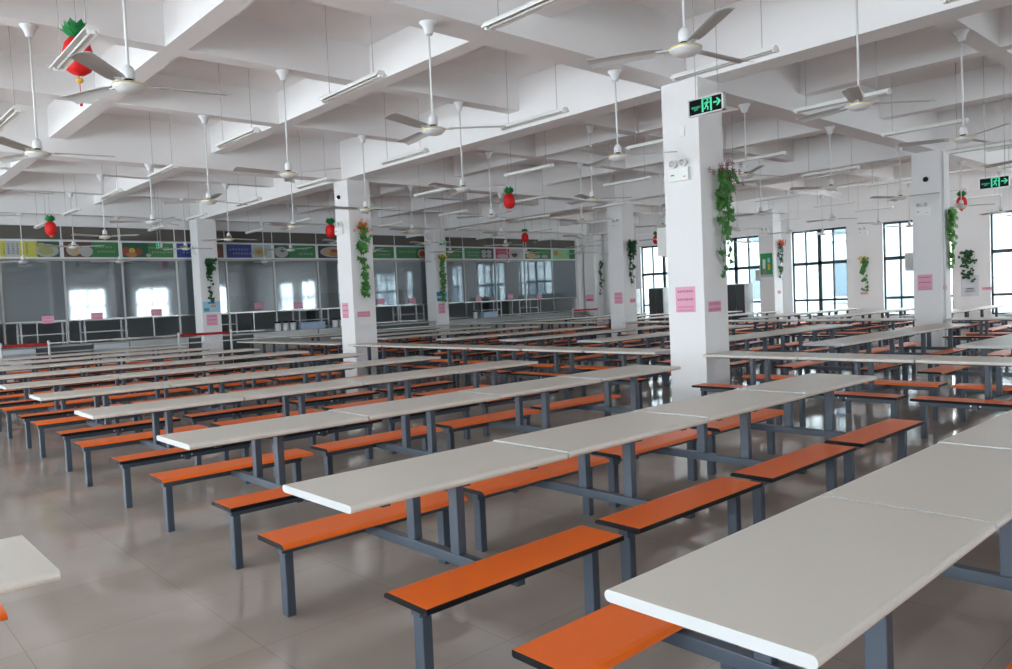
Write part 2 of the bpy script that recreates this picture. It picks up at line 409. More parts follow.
for j, (y, mn) in enumerate(FY):
    n = 0
    for i, x in enumerate(FX):
        if not seen(x, y, .6): continue
        n += 1
        t = FP[mn] if not fu[mn] else copy_tree(FP[mn]); fu[mn] = True
        t.location = (x+(.02*max(0, y-8) if i < 2 else 0)+(.07 if j == 0 else -.06 if j == 1 and i > 1 else 0), y, 4.232 if mn else 4.522); t.rotation_euler = (0, 0, math.radians(ANG.get((i, j), random.uniform(0, 120))))
        tag(t, 'white three-blade ceiling fan, %s from the left in the %s fan line from the camera' % (ORD[n], ORD[j+1]), 'ceiling fan', 'ceiling fans on long rods')

n = 0                       # the last fan line hangs from long rods just before the serving wall
low = fan_proto(1.2)
for x in (4.15, 6.4, 10.5, 14.0, 17.3, 20.6):
    n += 1; t = low if n == 1 else copy_tree(low); t.location = (x, 22.3, 5.02-.785); t.rotation_euler = (0, 0, random.uniform(0, 2))
    t.location.z = 4.232
    tag(t, 'white three-blade ceiling fan close before the serving wall, %s from the left' % ORD[n], 'ceiling fan', 'ceiling fans on long rods')
tag(MB().box((2.0, 22.2, 4.2325), (25.3, 22.4, 5.02), CEILM).build('trim_serving_beam'), 'white beam before the serving wall', kind='structure')

# ------------------------------------------------------------------ suspended lamps
def lamp_proto():
    t = empty('batten_lamp'); h = .62
    mb = MB(); z = 0
    prof = [(-.035, .05), (.035, .05), (.062, .014), (.064, 0), (.054, 0), (.036, .018), (-.036, .018), (-.054, 0), (-.064, 0), (-.062, .014)]
    mb.extrude_x(prof, -.6, .6, lambda i: LAMPW, LAMPW)
    mo('reflector', mb.mesh('reflector'), t, (0, 0, 0), PI/2)
    for y in (0,): mo('fluorescent_tube', MB().tube([(-.575, y, .004), (.575, y, .004)], .0128, TUBE, 8).mesh('fluorescent_tube'), t, (0, 0, 0), PI/2)
    for x in (-.5825, .5825): mo('end_socket', MB().box((x-.0125, -.03, -.014), (x+.0125, .03, .0175), LAMPW).mesh('end_socket'), t, (0, 0, 0), PI/2)
    for x in (-.45, .45): mo('suspension_wire', MB().tube([(0, x, .05), (0, x, 5.02-3.85)], .004, WIRE, 5).mesh('suspension_wire'), t)
    return t
lp = lamp_proto(); lu = False; LY = [1.67, 4.35, 7.15, 10.05, 12.95, 15.8, 18.7, 21.5]
for j, y in enumerate(LY):
    n = 0
    for i, x in enumerate([1.78, 4.45, 7.15, 9.9, 12.75, 15.7, 18.9, 22.2, 25.0]):
        if not seen(x, y, .5): continue
        n += 1
        t = lp if not lu else copy_tree(lp); lu = True
        t.location = (1.87 if (i == 0 and j < 4) else x, {(0, 2): 7.43, (0, 3): 10.4}.get((i, j), y), 3.85); t.rotation_euler = (0, 0, random.uniform(-.02, .02))
        tag(t, 'white suspended fluorescent lamp, unlit, %s from left in the %s lamp line from the camera' % (ORD[n], ORD[j+1]), 'ceiling lamp', 'suspended fluorescent lamps')

# ------------------------------------------------------------------ pineapple decorations
def pineapple(x, y, z, s, label, tassel):
    t = empty('pineapple_decoration', (x, y, z), random.uniform(0, 1), label, 'hanging decoration', 'red pineapple hanging decorations')
    mb = MB(); n = 24; k = mb.mi(RED); prof = [(0, -.17), (.05, -.165), (.1, -.13), (.125, -.06), (.125, .02), (.105, .1), (.07, .145), (0, .16)]
    rings = []
    for (r, zz) in prof:
        if r == 0: rings.append([mb.bm.verts.new((0, 0, zz*s))]); continue
        rings.append([mb.bm.verts.new((r*s*math.cos(2*PI*i/n)*(1-.035*(i % 2)), r*s*math.sin(2*PI*i/n)*(1-.035*(i % 2)), zz*s)) for i in range(n)])
    for a, b in zip(rings, rings[1:]):
        for i in range(n):
            vs = []
            for q in (a[i % len(a)], a[(i+1) % len(a)], b[(i+1) % len(b)], b[i % len(b)]):
                if q not in vs: vs.append(q)
            f = mb.bm.faces.new(vs); f.material_index = k; f.smooth = True
    mb.build('pineapple_body', t)
    lf = MB()
    for ring, (cnt, ln, tilt) in enumerate(((9, .12, .9), (8, .14, .6), (6, .16, .3))):
        for q in range(cnt):
            a = 2*PI*q/cnt+ring*.4; c, d = math.cos(a), math.sin(a); st = math.sin(tilt)*ln; ct = math.cos(tilt)*ln
            b0 = Vector((c*.03, d*.03, .15))*s; mid = Vector((c*(.04+st*.6), d*(.04+st*.6), .15+ct*.7))*s; tip = Vector((c*(.04+st), d*(.04+st), .15+ct))*s
            sd = Vector((-d, c, 0))*.036*s
            lf.poly([b0-sd, b0+sd, mid+sd*1.1, tip, mid-sd*1.1], GREEN, .004, (0, 0, 1))
    lf.build('leaf_crown', t)
    MB().tube([(0, 0, .2*s), (0, 0, 5.02-z)], .003, WIRE, 5).build('hanging_string', t)
    if tassel == 2:
        MB().lathe([(0, -.245*s), (.022*s, -.235*s), (.034*s, -.215*s), (.022*s, -.195*s), (0, -.185*s)], BC_GOLD, 10).tube([(0, 0, -.16*s), (0, 0, -.185*s)], .004, RED, 5).tube([(0, 0, -.33*s), (0, 0, -.44*s)], .012*s, RED, 6).tube([(0, 0, -.245*s), (0, 0, -.33*s)], .004, RED, 5).build('tassel', t)
    if tassel == 1:
        MB().lathe([(0, -.215*s), (.025*s, -.21*s), (.03*s, -.19*s), (.04*s, -.165*s), (0, -.15*s)], FORG, 10).build('tassel', t)
G7 = [(2.18, 8.5, 4.15, 1.12, 'large red pineapple decoration with tassel behind a lamp at top left', 2),
      (4.4, 20.4, 3.68, 1.0, 'red pineapple decoration hanging in front of the yellow menu banner', 1),
      (11.4, 12.2, 3.67, 1.0, 'red pineapple decoration at picture centre above the middle rows', 0),
      (18.9, 19.5, 3.70, 1.0, 'small red pineapple decoration above the far end of the menu banners', 1),
      (23.0, 16.9, 3.48, 1.0, 'small red pineapple decoration before the window left of the nearest pillar', 0),
      (21.7, 6.55, 3.47, 1.0, 'red pineapple decoration just right of the right-hand pillar', 1),
      (10.8, 18.75, 3.64, 1.15, 'red pineapple decoration half hidden behind the second pillar', 0)]
for a in G7: pineapple(*a)

# ------------------------------------------------------------------ notices, signs, lettering
def face_frame(face):   # returns function (u, v, d) -> xyz on a wall face; u to the viewer's right, v up, d out of the wall
    k, c = face
    if k == '-x': return lambda u, v, d: (c-d, -u, v)
    if k == '-y': return lambda u, v, d: (u, c-d, v)
def ubox(mb, F, u0, u1, v0, v1, d0, d1, m):
    a, b = F(u0, v0, d0), F(u1, v1, d1)
    mb.box(tuple(min(p, q) for p, q in zip(a, b)), tuple(max(p, q) for p, q in zip(a, b)), m)
def glyphs(mb, F, u0, u1, v0, v1, n, d, m, seed=1, vertical=False):
    rnd = random.Random(seed)
    for k in range(n):
        if vertical: a, b = u0, u1; q = (v1-v0)/n; c0, c1 = v1-(k+.86)*q, v1-k*q-.07*q
        else: q = (u1-u0)/n; a, b = u0+k*q+.07*q, u0+(k+.88)*q; c0, c1 = v0, v1
        th = min(b-a, c1-c0)*.13
        for s_ in range(3):
            v = c0+(c1-c0)*(s_+.5)/3+rnd.uniform(-.06, .06)*(c1-c0); x0 = a+rnd.uniform(0, .2)*(b-a)
            ubox(mb, F, x0, b-rnd.uniform(0, .2)*(b-a), v-th/2, v+th/2, d, d+.001, m)
        for s_ in range(2):
            u = a+(b-a)*(rnd.uniform(.15, .45)+.4*s_); ubox(mb, F, u-th/2, u+th/2, c0+rnd.uniform(0, .2)*(c1-c0), c1-rnd.uniform(0, .2)*(c1-c0), d, d+.0012, m)
def notice(face, u0, u1, v0, v1, label, lines=4, seed=3, paper=PINK):
    """u is -y on a -x face and x on a -y face"""
    F = face_frame(face); t = MB(); ubox(t, F, u0, u1, v0, v1, .001, .003, paper)
    o = t.build('paper_notice'); tag(o, label, 'notice', 'pink paper notices')
    tx = MB(); h = (v1-v0)
    if lines == 4:
        for q, (c, hh, m, n) in enumerate(((.82, .09, INK, 7), (.5, .09, INK, 7), (.21, .09, REDINK, 9), (.07, .08, REDINK, 10))):
            w_ = u1-u0; glyphs(tx, F, u0+w_*.1, u1-w_*.1, v0+h*(c-hh/2), v0+h*(c+hh/2), n, .0035, m, seed+q)
    else:
        for q in range(lines):
            c = 1-(q+.5)/lines; glyphs(tx, F, u0+(u1-u0)*.06, u1-(u1-u0)*.06, v0+h*(c-.3/lines), v0+h*(c+.3/lines), 7, .0035, REDINK, seed+q)
    tx.build('lettering', o)
    return o
notice(('-x', 8.45), -5.93, -5.63, 1.28, 1.61, 'large pink paper notice on the left face of the nearest pillar')
notice(('-y', 5.5), 8.53, 8.83, 1.27, 1.41, 'small wide pink notice on the right face of the nearest pillar', 2)
notice(('-x', 8.66), -14.73, -14.47, 1.30, 1.63, 'pink notice on the left face of the second pillar')
notice(('-y', 14.26), 8.74, 9.06, 1.31, 1.43, 'wide pink notice on the right face of the second pillar', 2)
notice(('-x', 17.45), -6.13, -5.84, 1.35, 1.68, 'pink notice on the left face of the right-hand pillar')
notice(('-y', 5.66), 17.52, 17.72, 1.34, 1.45, 'tiny pink notice below the vine on the right-hand pillar', 1)
notice(('-x', 17.6), -14.5, -14.2, 1.28, 1.61, 'pink notice on the left face of the middle-distance pillar')
notice(('-y', 14.12), 17.84, 18.1, 1.29, 1.41, 'wide pink notice on the right face of the middle-distance pillar', 1)
notice(('-y', 22.2), 17.0, 17.3, 1.15, 1.52, 'dull pink notice below a poster on the far pillar by the serving wall')
notice(('-y', 22.1), 8.55, 8.87, 1.18, 1.5, 'pink notice below a blue poster on the third near-line pillar')
notice(('-y', 13.38), 25.1, 25.32, 1.32, 1.44, 'tiny pink notice on the pillar near the windows', 1)
notice(('-x', XW), -7.45, -7.2, 1.19, 1.28, 'pink strip notice on the wall left of the rightmost window', 1)
notice(('-x', XW), -11.08, -10.84, 1.18, 1.26, 'pink strip notice below the yellow flower garland', 1)
def poster(face, u0, u1, v0, v1, label, base, bits, nm='poster', cat='poster'):
    F = face_frame(face); t = MB(); ubox(t, F, u0, u1, v0, v1, .001, .006, base); o = t.build(nm); tag(o, label, cat)
    b = MB(); w_, h = u1-u0, v1-v0
    for (a0, a1, b0, b1, m) in bits: ubox(b, F, u0+a0*w_, u0+a1*w_, v0+b0*h, v0+b1*h, .0062, .0075, m)
    b.build('printed_picture', o); return o
PBLUE = mat('poster_sky_blue', (.35, .62, .78), .6); PB2 = mat('poster_deep_blue', (.05, .28, .62), .6); PGRN = mat('poster_green', (.03, .34, .12), .6)
PTEAL = mat('poster_teal', (.08, .30, .27), .6); POR = mat('poster_peach', (.75, .35, .22), .6); PGRY = mat('plaque_grey', (.52, .54, .58), .4); PWHT = mat('poster_white', (.8, .8, .8), .6)
poster(('-y', 22.1), 8.47, 8.97, 1.56, 1.87, 'pale blue poster below hanging vines on the third near-line pillar', PBLUE, [(.05, .35, .1, .4, PTEAL), (.45, .75, .45, .7, POR), (.3, .7, .78, .95, PB2)])
poster(('-y', 22.2), 16.94, 17.44, 1.58, 1.94, 'blue and green poster at the foot of the vine on the far pillar', PBLUE, [(.02, .4, .55, .95, PB2), (.05, .4, .05, .35, PTEAL), (.5, .85, .4, .55, POR), (.5, .8, .1, .3, PGRN)])
poster(('-x', 24.9), -13.89, -13.43, 1.93, 2.75, 'green poster with grey foot on the pillar near the windows', PGRN, [(.2, .42, .35, .75, PWHT), (.6, .8, .6, .8, PBLUE), (.62, .8, .3, .55, FYEL), (.2, .45, .12, .32, REDINK), (0, 1, 0, .1, PGRY)])
pl = poster(('-x', XW), -8.02, -7.54, 1.02, 1.65, 'grey wall plaque below the dark ivy between two windows', PGRY, [(.03, .97, .03, .97, mat('plaque_light', (.60, .63, .68), .35)), (.3, .75, .33, .38, REDINK), (.22, .78, .22, .26, INK)], 'wall_plaque', 'plaque')
poster(('-x', 25.6), -22.7, -22.25, 1.3, 1.6, 'dark pink sheet on the left face of the corner pillar', PINK, [(.1, .9, .1, .35, REDINK)])

# ------------------------------------------------------------------ emergency twin-head lights
def em_light(face, u, v, label):
    F = face_frame(face); t = MB(); ubox(t, F, u-.15, u+.15, v-.13, v+.03, .001, .06, LAMPW); o = t.build('emergency_light')
    tag(o, label, 'emergency light', 'twin-head emergency lights')
    for s_ in (-.075, .075):
        h = MB(); h.lathe([(0, -.04), (.045, -.035), (.052, 0), (.052, .03), (.04, .032), (0, .034)], LAMPW, 16); h.lathe([(0, .036), (.038, .035), (.038, .038), (0, .042)], LENS, 16)
        q = h.build('lamp_head', o); q.location = F(u+s_, v+.09, .05)
        q.rotation_euler = (0, -PI/2, 0) if face[0] == '-x' else (PI/2, 0, 0)
    z = MB(); ubox(z, F, u-.11, u-.06, v-.06, v-.045, .061, .063, GREEN); ubox(z, F, u+.08, u+.11, v-.09, v-.08, .061, .063, RED); z.build('indicator', o)
em_light(('-x', 8.45), -5.79, 3.1, 'white twin-head emergency light on the nearest pillar')
em_light(('-x', 8.66), -14.62, 3.23, 'white twin-head emergency light on the second pillar')
em_light(('-x', 17.45), -5.99, 3.05, 'white twin-head emergency light on the right-hand pillar')
em_light(('-x', 17.6), -14.3, 3.6, 'white twin-head emergency light on the middle-distance pillar')
em_light(('-x', 16.92), -22.5, 3.75, 'white twin-head emergency light on the far pillar')
em_light(('-x', 24.9), -13.66, 3.5, 'white twin-head emergency light on the pillar near the windows')
em_light(('-x', XW), -10.95, 3.3, 'white twin-head emergency light on the wall above the yellow garland')
em_light(('-x', 8.44), -22.35, 3.35, 'white twin-head emergency light on the third near-line pillar')
tag(MB().box((8.43, 5.70, 3.53), (8.45, 5.78, 3.66), LAMPW, .008).build('sensor_box'), 'small white oval box high on the nearest pillar', 'sensor')
tag(MB().lathe([(0, 0), (.05, 0), (.055, .02), (.04, .05), (0, .06)], BLACK, 14).build('loudspeaker', None, (17.45, 5.93, 3.66)), 'small round black fitting high on the right-hand pillar', 'fitting').rotation_euler = (0, -PI/2, 0)
tag(MB().lathe([(0, 0), (.04, 0), (.045, .02), (.03, .05), (0, .06)], BLACK, 12).build('loudspeaker', None, (8.66, 14.6, 3.9)), 'small black fitting high on the second pillar', 'fitting').rotation_euler = (0, -PI/2, 0)

# ------------------------------------------------------------------ exit signs
def exit_sign(x, y, z, s, label, drop, arrow=True):
    t = empty('exit_sign', (x, y, z), 0, label, 'exit sign', 'hanging green exit signs'); F = face_frame(('-x', 0))
    w_, h = .2*s, .085*s
    fr = MB(); ubox(fr, F, -w_, w_, h-.012, h, -.03, .012, SILV); ubox(fr, F, -w_, w_, -h, -h+.012, -.03, .012, SILV)
    ubox(fr, F, -w_, -w_+.012, -h, h, -.03, .012, SILV); ubox(fr, F, w_-.018, w_, -h, h, -.03, .012, SILV); fr.build('sign_frame', t)
    b = MB(); ubox(b, F, -w_+.01, w_-.01, -h+.01, h-.01, -.025, .004, SIGNK); b.build('sign_face', t)
    g = MB(); sc = s
    ubox(g, F, -.045*sc, -.026*sc, -.065*sc, .068*sc, .005, .007, GLOW); ubox(g, F, .050*sc, .069*sc, -.065*sc, .068*sc, .005, .007, GLOW)
    ubox(g, F, -.026*sc, .050*sc, .058*sc, .068*sc, .005, .007, GLOW)
    def limb(p, q, r_):
        a, b_ = Vector((p[0], p[1])), Vector((q[0], q[1])); n = (b_-a).normalized(); n = Vector((-n.y, n.x))*r_
        pts = [F(*(v*sc), .0055) for v in (a+n, a-n, b_-n, b_+n)]; g.poly(pts, GLOW, .0015, (-1, 0, 0))
    limb((.018, .030), (.004, -.008), .010); limb((.004, -.008), (.026, -.022), .006); limb((.026, -.022), (.022, -.05), .006)
    limb((.004, -.008), (-.008, -.032), .006); limb((-.008, -.032), (-.022, -.034), .005); limb((.016, .026), (.036, .016), .0045); limb((.036, .016), (.044, .026), .004)
    limb((.014, .028), (-.006, .024), .0045); limb((-.006, .024), (-.014, .008), .004)
    g.poly([F((.022+.010*math.cos(a))*sc, (.045+.010*math.sin(a))*sc, .0055) for a in [2*PI*k/10 for k in range(10)]], GLOW, .0015, (-1, 0, 0))
    if arrow:
        limb((.085, .008), (.13, .008), .008)
        g.poly([F(u*sc, v*sc, .0055) for u, v in ((.118, .045), (.135, .045), (.172, .008), (.135, -.029), (.118, -.029), (.142, .008))], GLOW, .0015, (-1, 0, 0))
    g.build('pictogram', t)
    for body, u, v, size in (('安全出口', -.112, -.012, .026), ('EXIT', -.112, -.034, .022)):
        cu = bpy.data.curves.new('lettering', 'FONT'); cu.body = body; cu.size = size*sc; cu.align_x = 'CENTER'; cu.extrude = .0005; cu.materials.append(GLOW)
        tmp = bpy.data.objects.new('lettering', cu); me = bpy.data.meshes.new_from_object(tmp); bpy.data.objects.remove(tmp)
        o = bpy.data.objects.new('lettering', me); COL.objects.link(o); o.parent = t; o.location = F(u*sc, v*sc, .006); o.rotation_euler = (PI/2, 0, -PI/2)
    for u in (-.12*s, .13*s): MB().tube([F(u, h, -.01), F(u, drop, -.01)], .004, WIRE, 6).build('hanging_rod', t)
exit_sign(6.7, 4.27, 3.375, 1.0, 'lit green running-man exit sign hanging before the nearest pillar', 1.64)
exit_sign(12.9, 3.46, 2.93, 1.0, 'lit green exit sign hanging at the far right above the window', 2.09)
exit_sign(6.4, 19.2, 3.22, .8, 'small green exit sign before the vegetable banner', 1.79, False)
exit_sign(15.3, 19.6, 3.45, .8, 'small green exit sign right of the far pillar before the banners', 1.56, False)

# ------------------------------------------------------------------ hanging vines
def vine(x, y, z0, z1, wd, out, leafm, flowm, label, nl=60, nf=14, strands=3, bush=.35, seed=1, size=.055):
    """garland hung on a face; out is the outward direction (unit, along -x or -y)"""
    rnd = random.Random(seed); t = empty('hanging_vine', (x, y, z0), 0, label, 'artificial vine', 'artificial flower vines on the pillars')
    o = Vector((out[0], out[1], 0)); side = Vector((-o.y, o.x, 0)); Hh = z1-z0; st = MB(); lf = MB(); fl = MB(); paths = []
    for s_ in range(strands):
        x0 = (s_-(strands-1)/2)*wd*.5; ln = Hh*(1 if s_ == strands//2 else rnd.uniform(.7, .97)); pts = []
        for q in range(10):
            f = q/9; pts.append(o*(.03+.02*math.sin(q*1.3+s_)) + side*(x0*(1-.3*f)+.02*math.sin(q*1.1+s_*2)) + Vector((0, 0, Hh-ln*f)))
        st.tube(pts, .003, STEM, 5); paths.append(pts)
    def leaf(c, sz, mb, m):
        a = rnd.uniform(-1.5, 1.5); d = (Vector((0, 0, -1))*math.cos(a) + side*math.sin(a) + o*rnd.uniform(-.1, .5)).normalized(); n = (o+side*rnd.uniform(-.6, .6)+Vector((0, 0, rnd.uniform(-.2, .6)))).normalized()
        sd = d.cross(n).normalized(); k = mb.mi(m); ring = [(0, 0), (.12, .34), (.0, .62), (.38, .45), (.62, .5), (.62, .22), (1.1, 0), (.62, -.22), (.62, -.5), (.38, -.45), (.0, -.62), (.12, -.34)]
        mid = mb.bm.verts.new(c+d*sz*.4-n*sz*.06); vs = [mb.bm.verts.new(c+d*sz*u+sd*sz*v+n*abs(v)*sz*.15) for u, v in ring]
        for i in range(12): f = mb.bm.faces.new((mid, vs[i], vs[(i+1) % 12])); f.material_index = k
    for k in range(nl):
        if k < nl*bush:
            c = o*rnd.uniform(.03, .12) + side*rnd.gauss(0, wd*.42) + Vector((0, 0, Hh-abs(rnd.gauss(0, Hh*.17))))
        else:
            p = rnd.choice(paths); f = rnd.uniform(0, 8.99); q = int(f); c = p[q].lerp(p[q+1], f-q) + side*rnd.uniform(-.07, .07) + o*rnd.uniform(0, .04)
        c = c - o*min(0, c.dot(o)-.012)
        leaf(c, size*rnd.uniform(.8, 1.4), lf, leafm)
    st.build('vine_stem', t); lf.build('leaves', t)
    if nf:
        for k in range(nf):
            c = o*rnd.uniform(.05, .15) + side*rnd.gauss(0, wd*.75) + Vector((0, 0, Hh+rnd.gauss(-Hh*.02, Hh*.05)))
            for q in range(5):
                a = 2*PI*q/5; d = side*math.cos(a)+Vector((0, 0, math.sin(a))); e = side*math.cos(a+.6)+Vector((0, 0, math.sin(a+.6))); r_ = .034
                fl.poly([c, c+d*r_+o*.012, c+(d+e)*r_*.7+o*.015, c+e*r_+o*.01], flowm)
        fl.build('flowers', t)
VG = [(8.9, 5.49, 1.72, 3.1, .2, (0, -1), LEAF, FPINK, 'green vine with magenta flowers on the nearest pillar', 190, 26, 3, .45, 3, .075),
      (8.93, 14.25, 1.78, 3.3, .14, (0, -1), LEAF, FORG, 'green vine with orange flowers on the second pillar', 80, 16, 1, .18, 5, .1),
      (17.92, 14.11, 1.75, 3.1, .17, (0, -1), LEAFD, None, 'dark green ivy bunch on the middle-distance pillar', 120, 0, 3, .75, 8, .085),
      (8.72, 22.09, 1.9, 3.1, .12, (0, -1), LEAFD, None, 'dark ivy bunch with two thin strands on the third near-line pillar', 100, 0, 2, .7, 9, .085),
      (17.2, 22.19, 1.6, 3.25, .14, (0, -1), LEAF, FYEL, 'vine with yellow flowers on the far pillar by the serving wall', 90, 20, 2, .2, 11, .1),
      (25.25, 13.37, 1.85, 3.1, .12, (0, -1), LEAFD, FRED, 'short vine with red-orange flowers on the pillar near the windows', 70, 60, 2, .4, 13, .1),
      (XW-.01, 10.92, 1.32, 2.4, .16, (-1, 0), LEAF, FYEL, 'vine with yellow flowers on the wall between two windows', 45, 12, 1, .3, 15, .095),
      (XW-.01, 7.8, 1.4, 2.4, .2, (-1, 0), LEAFD, None, 'dark ivy hanging over the grey plaque', 90, 0, 4, .5, 17, .08),
      (17.86, 5.65, 1.75, 3.02, .17, (0, -1), LEAFL, None, 'bright green fern vine on the right-hand pillar', 190, 0, 3, .45, 19, .085),
      (25.92, 22.14, 1.6, 3.05, .12, (0, -1), LEAFD, None, 'dark vine on the corner pillar beside the serving wall', 50, 0, 2, .3, 21, .09)]
for v in VG: vine(*v[:8], v[8], *v[9:])

# ------------------------------------------------------------------ wall-mounted monitors behind the pillars, cabinets
def speaker(x, y, z, label):
    t = empty('wall_speaker', (x, y, z), 0, label, 'speaker', 'box speakers on the far sides of pillars')
    MB().box((0, .03, -.19), (.26, .19, .19), ALU, .015).build('speaker_case', t)
    MB().box((-.006, .045, -.17), (-.0005, .175, .17), FANB, .001).build('speaker_grille', t); MB().box((.1, 0, -.04), (.16, .029, .04), DARKST).build('bracket', t)
speaker(8.5, 6.05, 2.22, 'white box speaker mounted behind the nearest pillar'); speaker(17.5, 6.21, 1.97, 'grey box speaker mounted behind the right-hand pillar')
speaker(8.75, 14.81, 2.3, 'white box speaker mounted behind the second pillar'); speaker(24.95, 13.93, 2.0, 'grey box speaker mounted behind the pillar near the windows')
def cabinet(x, y, label, h=1.75):
    t = empty('steel_cabinet', (x, y, 0), 0, label, 'cabinet', 'steel cabinets against the window wall')
    MB().box((-.3, -.36, .08), (.3, .36, h), STAIN, .01).build('cabinet_body', t)
    for y0 in (-.35, .01):
        d = MB().box((-.325, y0, .12), (-.301, y0+.34, h-.04), DARKST, .005).build('door', t)
        MB().box((-.345, (y0+.3 if y0 < 0 else y0+.02), .8), (-.326, (y0+.32 if y0 < 0 else y0+.04), 1.15), DARKST).build('handle', d)
    for sx in (-.25, .25):
        for s_ in (-.3, .3): MB().box((sx-.025, s_-.025, 0), (sx+.025, s_+.025, .0795), DARKST).build('leg', t)
cabinet(26.0, 15.35, 'grey steel cabinet just right of the nearest pillar against the window wall'); cabinet(26.0, 16.15, 'grey steel cabinet half hidden behind the nearest pillar, right side')
cabinet(26.0, 19.0, 'dark steel cabinet seen left of the nearest pillar under the window'); cabinet(26.0, 20.6, 'tall grey cabinet beside the leftmost window')

# ------------------------------------------------------------------ serving wall
tag(MB().box((XS, YN+5.9, 0), (XW, YN+6.1, 5.02), KWALL).build('wall_back'), 'grey kitchen back wall', kind='structure')
tag(MB().box((XS, YN-.02, 0), (2.0, YN+.15, 4.25), PAINT).build('wall_serving'), kind='structure')
tag(MB().box((25.25, YN+.05, 0), (XW, YN+.2, 4.25), PAINT).build('wall_corner'), kind='structure')
BX = [2.25, 3.72, 5.15, 6.59, 8.06, 9.53, 11.06, 12.6, 14.13, 15.69, 17.24, 18.83, 20.43, 22.06, 23.7, 25.2]
def panel(k):
    a, b = BX[k], BX[k+1]
    t = empty('serving_window', (a, YN, 0), 0, 'smoky glass serving window with steel posts, %s from the left of the row' % (ORD[k+1] if k < 12 else ['thirteenth', 'fourteenth', 'fifteenth'][k-12]), 'serving window', 'glass serving windows along the wall')
    w_ = b-a; f = MB()
    f.box((.001, -.03, .92), (.05, .03, 3.13), STAIN); f.box((.05, -.02, 3.09), (w_, .02, 3.13), STAIN); f.box((.05, -.02, .92), (w_, .02, .95), CHROME)
    f.build('steel_frame', t)
    MB().box((.05, -.02, 1.49), (w_, .02, 1.53), CHROME).build('mid_rail', t)
    if k % 2: MB().box((w_*.52-.012, -.02, .951), (w_*.52+.012, .02, 1.488), CHROME).build('short_post', t)
    g = MB(); g.box((.05, -.004, 1.53), (w_, .004, 3.089), SGLASS); g.box((.03, -.004, 3.66), (w_, .004, 3.995), TGLASS); g.build('glass_pane', t)
    MB().box((0, 0, 3.66), (.03, .03, 3.995), ALU).build('transom_post', t)
for k in range(len(BX)-1): panel(k)
# menu banners
def cm(n, c): return mat('banner_'+n, c, .45)
BC = dict(yel=cm('yellow', (.50, .50, .09)), pale=cm('pale', (.42, .46, .47)), grn=cm('green', (.035, .19, .06)), dgr=cm('dark_green', (.012, .10, .045)), blu=cm('blue', (.02, .045, .26)),
          brn=cm('brown', (.10, .05, .035)), dish=cm('dish_white', (.36, .36, .35)), food=cm('food_green', (.30, .32, .12)), org=cm('food_orange', (.42, .17, .06)), red=cm('food_red', (.28, .05, .035)),
          pnk=cm('raspberry', (.42, .03, .10)), lgr=cm('light_green', (.22, .50, .26)), tan=cm('food_tan', (.45, .32, .16)), txt=cm('cream_text', (.42, .40, .25)), dark=cm('dark', (.03, .03, .035)), gold=cm('food_yellow', (.50, .36, .05)))
def disc(mb, F, u, v, ru, rv, d, m, n=20):
    mb.poly([F(u+ru*math.cos(2*PI*k/n), v+rv*math.sin(2*PI*k/n), d) for k in range(n)], m, .0015, (0, -1, 0))
